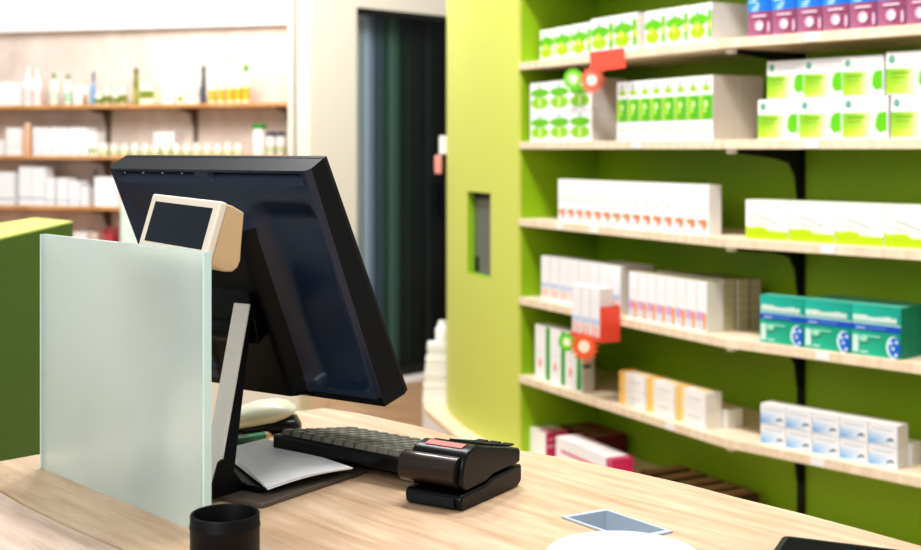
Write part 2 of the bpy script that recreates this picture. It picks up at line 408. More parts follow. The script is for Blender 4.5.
def kG(w, d, h): return cbox('carton_lemon', w, d, h, (240,241,236), [('r', 0, 0, 1, .2, (180,208,8)), ('p', ((0,.2),(.5,.2),(.5,.3),(.3,.33),(.1,.29),(0,.33)), (190,214,30)), ('r', .5, .2, 1, .25, ((206,224,40),(206,224,40),(240,241,236),(216,228,90))),
        ('p', ((.1,.66),(.4,.62),(.75,.45),(.9,.42),(.7,.4),(.4,.54)), (214,216,210)), ('p', ((.05,.52),(.3,.5),(.6,.36),(.3,.42)), (222,224,216)), ('r', .99, 0, 1, 1, (200,202,190))], side=(224,224,210), top=(228,232,214))
def kH(w, d, h):
    L_ = [('r', 0, .68, 1, 1, ((46,190,168),(30,170,150),(20,160,140),(36,180,160))), ('r', 0, .49, 1, .62, (20,86,186)), ('r', 0, .0, 1, .49, ((60,190,160),(10,160,120),(0,150,110),(40,180,150)))]
    x = .04; rnd = random.Random(5)
    L_ += [('r', 0, .62, 1, .66, (170,224,226))]
    while x < .93:
        ww = rnd.uniform(.04, .075); L_.append(('r', x, .68, x+ww, .68+rnd.choice((.09, .1, .12)), (226,240,230))); x += ww+.012
    L_ += [('r', .1, .52, .3, .575, (150,176,224)), ('r', .32, .54, .72, .57, (90,140,210)), ('r', .04, .06, .16, .4, (210,240,226)), ('e', .26, .34, .09, .07, (160,226,196)), ('r', .24, .38, .6, .405, (170,230,204)), ('r', .2, .06, .36, .09, (200,236,220)),
           ('e', .87, .22, .15, .22, (220,240,244)), ('e', .9, .22, .13, .2, (20,104,200))]
    for cx, cz in ((.82,.3),(.86,.2),(.92,.08),(.93,.33)): L_.append(('e', cx, cz, .028, .035, (226,242,250)))
    return cbox('carton_teal', w, d, h, (16,150,124), L_, side=(20,140,112), top=(96,190,168))
def kI(w, d, h): return cbox('carton_greenstripe', w, d, h, (244,243,240), [('r', .7, .02, .96, .98, (24,160,40)), ('e', .33, .32, .1, .06, (244,180,150)), ('e', .33, .26, .06, .04, (232,130,110)), ('r', .12, .5, .5, .51, (228,228,226)), ('R', 'r', .05, .42, .7, .48, (70,70,64))], side=(206,198,186))
def kJ(w, d, h): return cbox('carton_orangeend', w, d, h, (244,242,236), [('r', 0, 0, .2, 1, ((252,214,130),(250,196,90),(250,190,80),(252,206,120))), ('r', .2, .1, .3, .9, (250,226,180)), ('r', .4, .5, .82, .55, (196,204,206)), ('r', .4, .25, .7, .28, (222,224,222)), ('r', .95, 0, 1, 1, (230,228,220)), ('T', 'r', 0, 0, .25, 1, (250,196,90)), ('T', 'r', .55, .2, .9, .8, (250,220,150))], side=(232,226,214), top=(246,240,226))
def kK(w, d, h): return cbox('carton_bluefade', w, d, h, (242,243,244), [('r', 0, .04, .75, .6, ((96,170,226),(238,242,246),(240,243,246),(214,230,242))), ('r', .1, .72, .85, .78, (206,212,218)), ('p', ((.6,.2),(.7,.36),(.82,.38),(.92,.22),(.82,.28),(.72,.26)), (40,84,120)), ('e', .66, .24, .035, .05, (40,150,120)), ('r', .97, 0, 1, 1, (218,220,222)), ('r', 0,.97,1,1,(222,224,226))], side=(226,222,216), top=(246,245,242))
KINDS = dict(A=kA, A2=kA2, B=kB, C=kC, D=kD, E=kE, F=kF, F2=kF2, F3=kF3, G=kG, H=kH, I=kI, J=kJ, K=kK)

# top visible shelf
row(1, 0, 540, 591, 3, .125, .08, .075, .06, 'A', 'white green-fruit carton', 'set-back group at left end of top shelf')
row(1, 0, 591, 637, 2, .125, .08, .012, .012, 'A', 'white green-fruit carton', 'front pair in middle of left top shelf')
row(1, 0, 645, 712, 3, .125, .06, .035, .045, 'A', 'white green-fruit carton', 'group beside shelf joint, top shelf', deep=4)
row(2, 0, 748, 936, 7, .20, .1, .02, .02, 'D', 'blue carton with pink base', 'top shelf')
# second shelf
row(1, 1, 530, 592, 3, .112, .05, .03, .012, 'A2', 'white apple-print carton', 'left stack, second shelf', layers=2, deep=3)
row(1, 1, 617, 713, 8, .199, .1, .012, .012, 'B', 'tall white carton with green square', 'second shelf', deep=2, deepcols=2)
row(2, 1, 758, 888.5, 3, .118, .09, .03, .03, 'C', 'wide green-fading white carton', 'right side of second shelf, lower layer')
row(2, 1, 891, 936, 1, .118, .09, .03, .03, 'C', 'wide green-fading white carton at photo edge', 'lower layer, second shelf')
row(2, 1, 767, 884, 3, .112, .09, .045, .035, 'C', 'wide green-fading white carton', 'right side of second shelf, upper layer', z=LV[1]+.1185)
row(2, 1, 886, 932, 1, .117, .09, .03, .03, 'C', 'wide green-fading white carton at photo edge', 'upper layer, second shelf', z=LV[1]+.1185)
# third shelf
row(1, 2, 558, 709, 15, .157, .05, .035, .03, 'E', 'slim white carton with orange marks', 'third shelf')
row(2, 2, 745.5, 936, 4, .117, .09, .03, .03, 'G', 'white carton with lemon band', 'third shelf')
# fourth shelf
row(1, 3, 541, 621, 8, .166, .07, .035, .035, 'F3', 'slim white carton with blue mark', 'left group, fourth shelf', deep=2, deepcols=3)
sF = (seg_s(1, 629, .02), seg_s(1, 707, .03)); wF = (sF[1]-sF[0])/8
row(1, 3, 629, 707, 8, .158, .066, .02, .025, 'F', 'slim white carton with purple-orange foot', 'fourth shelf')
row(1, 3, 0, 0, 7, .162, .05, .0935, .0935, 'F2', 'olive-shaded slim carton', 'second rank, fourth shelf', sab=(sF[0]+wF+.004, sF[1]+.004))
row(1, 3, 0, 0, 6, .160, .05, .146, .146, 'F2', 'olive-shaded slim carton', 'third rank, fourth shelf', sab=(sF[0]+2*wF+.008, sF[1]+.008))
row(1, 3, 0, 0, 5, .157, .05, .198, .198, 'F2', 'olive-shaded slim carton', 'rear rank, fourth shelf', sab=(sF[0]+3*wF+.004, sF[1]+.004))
row(2, 3, 760, 901.5, 3, .14, .05, .02, .02, 'H', 'teal carton with blue band', 'fourth shelf', deep=3, deepcols=2)
# fifth shelf
row(1, 4, 535, 582, 3, .205, .055, .03, .02, 'I', 'tall white carton with green stripe', 'left end of fifth shelf')
row(1, 4, 619, 706.5, 3, .056, .062, .03, .03, 'J', 'long white carton with orange end', 'fifth shelf', layers=2)
row(1, 4, 697, 728, 1, .058, .06, .095, .095, 'J', 'white carton behind orange-ended stack', 'fifth shelf')
row(2, 4, 760.5, 898, 5, .059, .06, .03, .03, 'K', 'small white carton fading blue', 'fifth shelf', layers=2)
row(2, 4, 880, 912, 1, .062, .06, .094, .094, 'K', 'small white carton behind blue-fading stack', 'fifth shelf')

# bottom ledge: magenta cartons and brown flat packs
def single(name, w, d, h, base, dec, seg, px, t, z, rz, label, cat='box', group=None, **k):
    me = cbox(name, w, d, h, base, dec, **k)
    s = seg_s(seg, px, t); return place(name, me, seg, s, t, z, label, cat, group, rz)
PK = (206, 44, 104)
single('magenta_carton', .15, .10, .094, (244,240,238), [('R','r', .0, .0, 1, 1, (208,56,108)), ('R','r', .05, .4, .95, .5, (240,190,206)), ('R','r', .1,.7,.9,.76,(240,200,210)), ('T','r', .6,0,1,1,(232,150,172))], 1, 525.5, .05, LV[5], 0, 'white and magenta carton at left end of the bottom ledge', side=(208,56,108))
single('long_carton', .385, .09, .118, (244,240,240), [('r', .1, .58, .9, .66, (216,70,120)), ('r', .93, 0, 1, 1, (208,50,104)), ('T','r', .0,.0,.96,1,(250,246,246)), ('T','r', .93,0,1,1,(214,70,116))], 1, 556, -.0, LV[5], -.06, 'long white carton with magenta stripe and end on bottom ledge', side=(206,44,100))
for i in range(5):
    single('maroon_carton', .056, .14, .088, (112,30,46), [('T', 'r', 0, 0, 1, .5, (132,110,70)), ('T', 'r', .1, .55, .9, .9, (150,60,60)), ('r', .2,.2,.8,.8,(170,40,80))], 1, 547+i*10, .19, LV[5], 0, 'maroon carton %s from the left in row behind long magenta-striped carton' % ORD[i], group='maroon cartons on the bottom ledge', side=(110,24,44), top=(120,92,60))
for i in range(5):
    single('brown_pack', .066, .17, .045, (150,106,80), [('T','r', .1,.1,.4,.9,(206,170,140)), ('T','r', .5,.1,.9,.9,(176,130,106))], 1, 640+i*16, .15, LV[5], 0, 'flat brown pack %s from the left lying on bottom ledge beneath fifth shelf' % ORD[i], group='flat brown packs on the bottom ledge', side=(90,58,44), top=(140,98,76))

# red acrylic holder with cartons, hanging in front of the fourth shelf
Oh, dh, nh = SEG[1]
t0 = -.075; s0 = seg_s(1, 572, t0); s1 = seg_s(1, 600, t0)
zb = .706
hp = seg_p(1, s0, t0)
hold = empty('shelf_tray', 'red acrylic tray hooked on front of the fourth shelf', 'holder', (hp.x, hp.y, zb), math.atan2(dh.y, dh.x))
wv = s1-s0
bm = bmesh.new(); box(bm, -.003, wv+.012, -.006, .073, 0, .004); obj('tray_floor', bm, M['redacrylic'], hold)
obj('tray_back', bx(-.003, wv+.012, .069, .0735, .004, .12), M['redacrylic'], hold)
obj('tray_side', bx(wv+.008, wv+.012, -.006, .069, .004, .12), M['redacrylic'], hold)
obj('tray_lip', bx(-.003, wv+.008, -.006, -.003, .004, .016), M['redacrylic'], hold)
for i in range(3):
    me = kF3((wv/3)-.0015, .052, .175)
    o = place('medicine_carton', me, 1, s0+wv/3*i, t0+.001, zb+.0045, 'white carton %s from the left standing in red tray' % ORD[i], 'box', 'cartons in the red tray')
# round and starburst badges + card
def flat_shape(name, label, cat, c, r, col, inner, star, yaw, group=None, roll=0):
    me = bpy.data.meshes.new(name); bm = bmesh.new(); cl = bm.loops.layers.float_color.new('Col')
    def ring(fn, y, colr, n):
        vs = [bm.verts.new((fn(i)*math.cos(2*PI*i/n+roll), y, fn(i)*math.sin(2*PI*i/n+roll))) for i in range(n)]
        f = bm.faces.new(vs)
        for l in f.loops: l[cl] = (*srgb(colr), 1)
        return f, vs
    n = 32
    fn = (lambda i: r*(1.0 if i % 2 else .64)) if star else (lambda i: r)
    f, vs = ring(fn, 0, col, n)
    r2 = bmesh.ops.extrude_face_region(bm, geom=[f]); nv = [v for v in r2['geom'] if isinstance(v, bmesh.types.BMVert)]
    bmesh.ops.translate(bm, verts=nv, vec=(0, .0015, 0))
    for ff in bm.faces:
        for l in ff.loops: l[cl] = (*srgb(col), 1)
    ring(lambda i: r*.38, -.0008, inner, 20)
    if not star: ring(lambda i: r*.62, -.0004, (170, 224, 120), 20)
    # string up to the shelf
    bm.to_mesh(me); bm.free(); me.materials.append(M['print'])
    o = bpy.data.objects.new(name, me); COL.objects.link(o); o.location = c; o.rotation_euler = (0, 0, yaw)
    return tag(o, label, cat, group)
def tpoint(px, py, t):
    p = seg_p(1, seg_s(1, px, t), t); return Vector((p.x, p.y, EYE-(py-HY)/F*p.y))
yw = math.atan2(d1.y, d1.x)*.45
flat_shape('round_badge', 'green ring badge hanging below the top shelf beside red card', 'badge', tpoint(573, 79, -.035), .036, (112,200,40), (240,246,230), False, yw)
flat_shape('starburst_badge', 'salmon starburst badge hanging below top shelf under red card', 'badge', tpoint(592, 80, -.05), .052, (236,120,92), (255,240,228), True, yw)
flat_shape('round_badge', 'green ring badge over green-striped cartons on the fifth shelf', 'badge', tpoint(567, 342, -.055), .033, (100,196,40), (240,246,220), False, yw)
flat_shape('starburst_badge', 'orange starburst badge hanging below the red acrylic tray', 'badge', tpoint(584, 346.5, -.125), .055, (234,100,52), (250,226,200), True, yw, roll=.3)
c = tpoint(607.5, 60, -.055)
card = obj('promo_card', bx(-.062, .062, -.001, .001, -.034, .034), M['red']); card.location = c; card.rotation_euler = (0, math.radians(-5), yw)
tag(card, 'blank red card clipped to the front of the top shelf', 'card')

# ------------------------------------------------------------- counter
far = [(-.66, 1.615), (-.597, 1.66), (-.557, 1.70), (-.46, 1.81), (-.34, 1.925), (-.212, 2.0)]
for px, py in ((360,413.5),(415,425.5),(459,438),(519,450),(580,461),(637,473),(690,485),(735,497),(800,513),(860,529),(921,546),(1000,567)):
    g = ground(px, py); far.append((g.x, g.y))
seam = [ground(px, py) for px, py in ((0,490),(28,506.3),(76,529),(122,548.7),(180,572),(250,602))]
seam = [(g.x, g.y) for g in seam]
poly = far + [(.95, .9), (.95, .62), (-.02, .62)] + [(-.1, .95)] + seam[::-1]
hole = [ground(px, py) for px, py in ((564.5, 518.6), (606, 511.5), (669, 532.5), (629, 541.0))]
hole = [(g.x, g.y) for g in hole]
counter = empty('sales_counter', 'light oak sales counter carrying the monitor and card terminal', 'counter', (0, 1.4, 0))
def C2(p): return (p[0], p[1]-1.4)
ctop = obj('worktop', prism(bmesh.new(), [C2(p) for p in poly], CT-.04, CT, holes=[[C2(p) for p in hole]]), M['oak'], counter)
ext = [(x-.0012, y-.0012) for x, y in [(-.66, 1.612)] + seam + [(-.1, .95), (-.02, .62), (-1.3, .62), (-1.3, 1.3), (-.95, 1.5)]]
ct2 = obj('worktop_extension', prism(bmesh.new(), [C2(p) for p in ext], CT-.04, CT-.001), M['oak_pink'], counter)
cen = Vector((.1, 1.25))
body = [(-.62,1.56),(-.5,1.68),(-.2,1.92),(.1,1.6),(.35,1.4),(.85,.95),(.85,.7),(-1.2,.7),(-1.2,1.25),(-.9,1.43)]
recess = [( (p[0]-.168)*1.12+.168, (p[1]-1.376)*1.12+1.376) for p in hole]
obj('carcass', prism(bmesh.new(), [C2(p) for p in body], 0, CT-.0405-.09), M['white'], counter)
# cable well: frame, walls, floor
well = bmesh.new()
cx_, cy_ = sum(p[0] for p in hole)/4, sum(p[1] for p in hole)/4
def sc(k): return [(cx_+(p[0]-cx_)*k, cy_+(p[1]-cy_)*k) for p in hole]
ho, hi = sc(1.07), sc(.93); hw = sc(.985)
n = 4
A_ = [well.verts.new((*C2(p), CT+.0022)) for p in ho]; Bv = [well.verts.new((*C2(p), CT+.0022)) for p in hi]
A0 = [well.verts.new((*C2(p), CT+.0003)) for p in ho]
Cv = [well.verts.new((*C2(p), CT-.042)) for p in hi]
for i in range(n):
    j = (i+1) % n
    well.faces.new((A_[i], A_[j], Bv[j], Bv[i])); well.faces.new((A0[i], A0[j], A_[j], A_[i])); well.faces.new((Bv[i], Bv[j], Cv[j], Cv[i]))
well.faces.new(Cv)
wl = obj('cable_well', well, M['alu'], counter)

# frosted screen on the counter
gl, gr = Vector((-.534, 1.625)), Vector((-.268, 1.34))
gd = (gr-gl).normalized(); gw = (gr-gl).length; gyaw = math.atan2(gd.y, gd.x)
glass = empty('glass_screen', 'frosted glass divider panel standing upright on the counter left of monitor', 'screen', (gl.x, gl.y, CT), gyaw)
obj('pane', bx(.004, gw-.004, 0, .0085, .0005, .297), M['frost'], glass)
obj('polished_edge', bx(0, .004, 0, .0085, .0005, .297), M['glassedge'], glass)
obj('polished_edge', bx(gw-.004, gw, 0, .0085, .0005, .297), M['glassedge'], glass)

# ------------------------------------------------------------- monitor
a_ = math.radians(34); th = math.radians(28.2)
T = at(325, 157, 1.5)
O = Vector((-.25, 1.48, CT))
mon = empty('point_of_sale_monitor', 'black touchscreen monitor seen from behind on silver legs on the counter', 'monitor', O, -a_)
Ri = Matrix.Rotation(a_, 3, 'Z')
Tl = Ri @ (T-O)
W, H = .344, .341
up = Vector((0, -math.sin(th), math.cos(th))); bn = Vector((0, -math.cos(th), -math.sin(th))); rx = Vector((1, 0, 0))
def S(u, v, d): return Tl - rx*(W-u) - up*v + bn*d
def ss(a, b, x):
    t = min(1, max(0, (x-a)/(b-a))); return t*t*(3-2*t)
def depth(u, v):
    fu, fv = u/W, v/H
    d = .034 + .018*fv
    # vent grooves under the top edge
    for ua, ub in ((.045, .455), (.525, .955)):
        if ua < fu < ub:
            if .0029 < v < .0195: d -= .009*(1-min(1, max(0, (v-.0085)/.011)))
    # central hump carrying the hinge
    hump = ss(.22, .34, fu)*(1-ss(.62, .70, fu))*ss(.14, .3, fv)*(1-ss(.93, .99, fv))
    d += .020*hump
    # long hollow to the right of the hump, closed by a rounded lip near the bottom
    cc = ss(.66, .74, fu)*(1-ss(.93, .975, fu))
    lip = .86 + .055*math.sqrt(max(0, 1-((fu-.84)/.15)**2)) if abs(fu-.84) < .15 else .86
    d -= .016*cc*ss(.10, .22, fv)*(1-ss(lip-.03, lip+.012, fv))
    c2 = ss(.03, .07, fu)*(1-ss(.16, .24, fu))
    d -= .008*c2*ss(.10, .22, fv)*(1-ss(.86, .9, fv))
    # rolled outer edges
    e = min(u, W-u, H-v)
    d -= .006*(1-ss(0, .006, e))
    return d
us = [0, .002, .004, .006] + [.006+(W-.012)*i/88 for i in range(1, 88)] + [W-.006, W-.004, W-.002, W]
vs_ = [0, .0028, .003, .0055, .0085, .011, .014, .017, .0195, .0225] + [.0225+(H-.0285)*i/80 for i in range(1, 80)] + [H-.006, H-.004, H-.002, H]
bm = bmesh.new()
g = [[bm.verts.new(S(u, v-.012*ss(H-.05, H, v), depth(u, v))) for u in us] for v in vs_]
for j in range(len(vs_)-1):
    for i in range(len(us)-1):
        fq = bm.faces.new((g[j][i], g[j][i+1], g[j+1][i+1], g[j+1][i]))
        if (.2 < us[i]/W < .67 and vs_[j]/H > .22) or vs_[j]/H > .945: fq.material_index = 2  # hump turns black: shade around the hinge put into its colour
fr = lambda u, v: bm.verts.new(S(u, v, .004))
topf = [fr(u, 0) for u in us]; botf = [fr(u, H) for u in us]
lf = [topf[0]] + [fr(0, v) for v in vs_[1:-1]] + [botf[0]]; rf = [topf[-1]] + [fr(W, v) for v in vs_[1:-1]] + [botf[-1]]
for i in range(len(us)-1):
    bm.faces.new((topf[i], topf[i+1], g[0][i+1], g[0][i])).material_index = 1
    bm.faces.new((botf[i], botf[i+1], g[-1][i+1], g[-1][i])).material_index = 2
for j in range(len(vs_)-1):
    bm.faces.new((lf[j], lf[j+1], g[j+1][0], g[j][0])).material_index = 2
    bm.faces.new((rf[j], rf[j+1], g[j+1][-1], g[j][-1])).material_index = 2
bm.faces.new(topf + rf[1:-1] + botf[::-1] + lf[1:-1][::-1])
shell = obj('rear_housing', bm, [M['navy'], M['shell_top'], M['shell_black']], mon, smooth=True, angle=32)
# front bezel and screen (facing the clerk)
def slab(name, u0, u1, v0, v1, da, db, mt, par, bevel=0):
    bm = bmesh.new()
    vv = [bm.verts.new(S(u, v, d)) for d in (da, db) for (u, v) in ((u0,v0),(u1,v0),(u1,v1),(u0,v1))]
    for q in ((0,1,2,3),(7,6,5,4),(0,4,5,1),(1,5,6,2),(2,6,7,3),(3,7,4,0)): bm.faces.new([vv[i] for i in q])
    return obj(name, bm, mt, par, bevel=bevel)
slab('bezel', 0, W, 0, H, -.004, .0035, M['shell_top'], mon, .0015)
slab('screen', .018, W-.018, .018, H-.03, -.0046, -.0042, M['gloss'], mon)
0 and slab('seam_tab', W-.03, W-.012, H*.86, H*.863, .049, .0575, M['shell_top'], mon)
for k in range(4):
    slab('vent_screw', .02+k*.035, .0235+k*.035, .009, .012, .024, .027, M['silver'], mon)
# stand: two flat legs, cross hinge, base plate
def wl_(px, py, z=CT): return Ri @ (ground(px, py, z)-O)
def w2l(p): return Ri @ (p-O)
foot = w2l(ground(207, 497, CT+.006)); 
# leg top lies on the housing around (242,303)
def on_plane_local(px, py, d):
    # intersect the camera ray with the plane depth d of the monitor
    o_ = w2l(Vector((0, 0, EYE))); r_ = Ri @ Vector(((px-CX)/F, 1, -(py-HY)/F))
    k = ((Tl+bn*d)-o_).dot(bn)/r_.dot(bn); return o_+r_*k
topl = on_plane_local(241.5, 303, .082)
print('leg', topl, foot, 'px check')
legw = .0265
def leg(xc):
    bm = bmesh.new()
    a = Vector((xc+foot.x, foot.y, .0065)); b = Vector((xc+topl.x, topl.y, topl.z))
    ax = (b-a).normalized(); sd = Vector((1, 0, 0)); nn = sd.cross(ax).normalized()
    fw = []
    for nm, mt, d0, d1_ in (('face', M['silver'], 0, .003), ('core', M['blk_matte'], .003, .013)):
        bm = bmesh.new(); vv = []
        for di, dd in enumerate((d0, d1_)):
            for p, q in ((a, -1), (a, 1), (b, 1), (b, -1)):
                if di and nm == 'core': dd = .030 if p is a else .008
                ins = .004 if p is b else 0
                pp_ = p+sd*q*legw/2+nn*dd*(1 if nn.y > 0 else -1); pp_.z = max(pp_.z, .0063); vv.append(bm.verts.new(pp_))
        for q in ((0,1,2,3),(7,6,5,4),(0,4,5,1),(1,5,6,2),(2,6,7,3),(3,7,4,0)): bm.faces.new([vv[i] for i in q])
        fw.append((bm, mt))
    o = obj('leg', fw[0][0], fw[0][1], mon, bevel=.0012)
    obj('leg_core', fw[1][0], fw[1][1], o, bevel=.001)
    return o
leg(0); leg(-.115)
for gx in (foot.x+legw/2+.0005, foot.x-.115+legw/2+.0005):
    bm = bmesh.new(); y0 = foot.y-.004
    extrude_profile(bm, [(y0, .0063), (y0, .022), (y0+.010, .046), (y0+.016, .0485), (y0+.024, .046), (y0+.036, .030), (y0+.048, .016), (y0+.062, .010), (y0+.085, .0063)], gx-.004, gx)
    obj('leg_gusset', bm, M['blk_matte'], mon, bevel=.001)
bm = bmesh.new()
pv = Vector((topl.x, topl.y+.012, topl.z-.035))
tube(bm, [pv+Vector((-.145, 0, 0)), pv+Vector((.006, 0, 0))], .015, 20)
obj('hinge', bm, M['blk_matte'], mon, smooth=True)
bm = bmesh.new()
cpt = on_plane_local(225, 262, .050)
for q in (0,):
    c1 = S(W*.30, H*.42, .048); c2 = S(W*.56, H*.42, .048); c3 = S(W*.56, H*.68, .048); c4 = S(W*.30, H*.68, .048)
    e1 = pv+Vector((-.14, -.008, .016)); e2 = pv+Vector((.02, -.008, .016)); e3 = pv+Vector((.02, -.002, -.018)); e4 = pv+Vector((-.14, -.002, -.018))
    vv = [bm.verts.new(p) for p in (c1,c2,c3,c4,e1,e2,e3,e4)]
    for q in ((0,1,2,3),(7,6,5,4),(0,4,5,1),(1,5,6,2),(2,6,7,3),(3,7,4,0)): bm.faces.new([vv[i] for i in q])
obj('hinge_mount', bm, M['blk_matte'], mon, bevel=.004)
c0 = wl_(262, 509); c1 = wl_(381, 477)
ybk = c1.y
obj('base_plate', bx(c0.x-.21, c0.x, c0.y-.001, ybk, 0.0003, .006), M['plate'], mon, bevel=.0012)
print('plate', c0, c1, 'leg x', topl.x, 'foot y', foot.y)
# customer display on the back
cd0 = empty  # (name kept free)
yaw_d = math.radians(-46)
fc = {k: None for k in 'abcd'}
DZ = 1.40
TR = at(221, 201, 1.395)
ud = Vector((math.cos(yaw_d), math.sin(yaw_d), 0)); 
back_d = Vector((-math.sin(yaw_d)*-1*-1, math.cos(yaw_d), 0))   # horizontal, away from the customer
back_d = Vector((-ud.y, ud.x, 0))
tilt = math.radians(17)
upd = Vector((0, 0, 1))*math.cos(tilt) + back_d*math.sin(tilt)
nd = back_d*math.cos(tilt) - Vector((0, 0, 1))*math.sin(tilt)      # into the housing
roll = math.radians(-2.0)
ur = ud*math.cos(roll) + upd*math.sin(roll); ur2 = upd*math.cos(roll) - ud*math.sin(roll)
# width from the photo: left top corner at px 152.7
def wsolve():
    k = (152.7-CX)/F
    # TR - ur*w : X = k*Y
    return (TR.x-k*TR.y)/(ur.x-k*ur.y)
wd = wsolve(); hd = .070
print('display w', wd)
def D(x, y, n_): return w2l(TR - ur*(wd-x) - ur2*y + nd*n_)
def dslab(name, x0, x1, y0, y1, na, nb, mt, par, bevel=0):
    bm = bmesh.new()
    vv = [bm.verts.new(D(x, y, d)) for d in (na, nb) for (x, y) in ((x0,y0),(x1,y0),(x1,y1),(x0,y1))]
    for q in ((0,1,2,3),(7,6,5,4),(0,4,5,1),(1,5,6,2),(2,6,7,3),(3,7,4,0)): bm.faces.new([vv[i] for i in q])
    return obj(name, bm, mt, par, bevel=bevel)
disp = dslab('customer_display', 0, wd, 0, hd, 0, .010, M['beige'], mon, .0025); disp['label'] = 'beige customer display on the monitor back'
dslab('display_screen', wd*.085, wd*.92, hd*.13, hd*.80, -.0006, .002, M['dscreen'], disp)
# wedge housing, profile in the (y,n) plane
prof = [(.001, .0095), (.001, .018), (.004, .034), (.040, .042), (.056, .046), (.064, .045), (.070, .040), (.0725, .030), (.0715, .018), (.0695, .0095)]
bm = bmesh.new()
pa = [bm.verts.new(D(.001, y, n_)) for y, n_ in prof]; pb = [bm.verts.new(D(wd-.001, y, n_)) for y, n_ in prof]
bm.faces.new(pa); bm.faces.new(pb[::-1])
for i in range(len(prof)): j = (i+1) % len(prof); bm.faces.new((pa[i], pa[j], pb[j], pb[i]))
obj('display_housing', bm, M['tan'], disp, bevel=.002)
bm = bmesh.new()
tube(bm, [D(wd*.5, .03, .03), D(wd*.55, .02, .075)], .012, 16)
obj('display_arm', bm, M['blk_matte'], disp, smooth=True)

# document holder with papers, resting on the base plate
hold2 = empty('document_tray', 'black plastic document tray on the monitor base plate', 'tray', (O.x, O.y, CT+.0065), -a_)
f1 = wl_(218, 499, CT+.006); f2 = wl_(258, 489, CT+.006); f3 = wl_(336, 473, CT+.006)
tx1 = c0.x-.030
bm = bmesh.new()
box(bm, tx1-.11, tx1, c0.y+.03, ybk-.035, 0, .004)
obj('tray_plate', bm, M['blk_matte'], hold2, bevel=.001)
bm = bmesh.new()
box(bm, tx1-.11, tx1-.002, c0.y+.03, c0.y+.033, .004, .007)
obj('tray_lip', bm, M['blk_matte'], hold2)
# papers: slightly sagging sheets
def sheet(zoff, dx, rot, label):
    bm = bmesh.new()
    pts = [ground(*q, CT+.0145) for q in ((233, 446), (263, 441), (353, 470.5), (263, 487.5), (244, 481))]
    A, Bq_, Cq, Dq = [ground(*q, CT+.0145) for q in ((226, 449), (266, 440.5), (353, 470), (266, 488))]
    n_ = 10; cen_ = (A+Bq_+Cq+Dq)/4; rr = Matrix.Rotation(rot, 3, 'Z')
    G = []
    for j in range(n_+1):
        r_ = []
        for i in range(n_+1):
            u, v = i/n_, j/n_
            p = (A*(1-u)+Bq_*u)*(1-v) + (Dq*(1-u)+Cq*u)*v
            p = rr @ (p-cen_) + cen_ + Vector((dx, dx*.5, 0)); p.z = CT+.0125+zoff + .0035*math.sin(u*PI)*v + .002*u
            r_.append(bm.verts.new(p - Vector((-.2, 1.6, CT+.0125))))
        G.append(r_)
    for j in range(n_):
        for i in range(n_): bm.faces.new((G[j][i], G[j][i+1], G[j+1][i+1], G[j+1][i]))
    r_ = bmesh.ops.extrude_face_region(bm, geom=bm.faces[:])
    bmesh.ops.translate(bm, verts=[v for v in r_['geom'] if isinstance(v, bmesh.types.BMVert)], vec=(0, 0, .0012))
    o = obj('paper_sheet', bm, M['paper'], smooth=True); o.location = (-.2, 1.6, CT+.0125)
    return tag(o, label, 'paper', 'papers in the document tray')
sheet(0, -.004, .05, 'lower white paper sheet peeking out in the document tray')
sheet(.0018, 0, 0, 'top white paper sheet lying in the black document tray')

# ------------------------------------------------------------- keyboard
ka = math.radians(-37.5)
KA = ground(273, 434, .985)
kb = empty('keyboard', 'black computer keyboard lying behind the monitor beside card terminal', 'keyboard', (KA.x, KA.y, CT), ka)
KL, KD = .235, .150
sl = (.963-.985)/KD
def kz(y): return .035+sl*y
bm = bmesh.new()
prof = [(0, .0175), (0, .033), (.002, .0350), (KD-.002, kz(KD)), (KD, kz(KD)-.002), (KD, .0015), (KD-.02, .0008)]
extrude_profile(bm, prof, 0, KL)
obj('keyboard_body', bm, M['blk'], kb, bevel=.0015)
for x in (.02, KL-.008-.02): obj('foot', bx(x, x+.02, .03, .036, .0003, .0185), M['blk_matte'], kb)
kw = .0174; kme = None
sx = (KL-.014)/16
for r_ in range(7):
    for c_ in range(12):
        wk = (KL-.014)/12; y = .0065+r_*.0199
        x = .007+c_*wk
        if kme is None:
            bm = bmesh.new()
            vv = [bm.verts.new(p) for p in ((0,0,0),(wk*.86,0,0),(wk*.86,.0185,0),(0,.0185,0),(.0025,.002,.0075),(wk*.86-.0025,.002,.0075),(wk*.86-.0025,.0155,.0075),(.0025,.0155,.0075))]
            for q in ((0,3,2,1),(4,5,6,7),(0,1,5,4),(1,2,6,5),(2,3,7,6),(3,0,4,7)): bm.faces.new([vv[i] for i in q])
            ko = obj('key', bm, M['key'], kb, bevel=.0008); kme = ko.data
        else:
            ko = ko.copy(); COL.objects.link(ko)
        ko.parent = kb; ko.location = (x, y, kz(y)+.0001); ko.rotation_euler = (math.atan(sl), 0, 0)

# ------------------------------------------------------------- card terminal
TA = ground(405.5, 502.6); TB = ground(461.5, 512.6)
td = (TB-TA); tw = td.length; tyaw = math.atan2(td.y, td.x)
term = empty('card_terminal', 'black card payment terminal with pink sticker on front right of keyboard', 'card reader', TA, tyaw)
LN = .133
bm = bmesh.new()
extrude_profile(bm, [(.0, .001), (-.002, .012), (.002, .0185), (.055, .0195), (.07, .024), (LN+.004, .026), (LN+.004, .006), (LN-.004, .001)], 0, tw)
obj('cradle', bm, M['blk'], term, bevel=.003)
bm = bmesh.new()
prof = [(.012, .0205), (.004, .026), (.002, .034), (.005, .048), (.009, .058), (.016, .064), (.036, .068), (.058, .062), (.07, .0595), (LN, .0455), (LN+.003, .042), (LN+.002, .028), (.072, .0268), (.057, .022)]
extrude_profile(bm, prof, .001, tw-.001)
obj('terminal_body', bm, M['blk'], term, bevel=.003)
bm = bmesh.new()
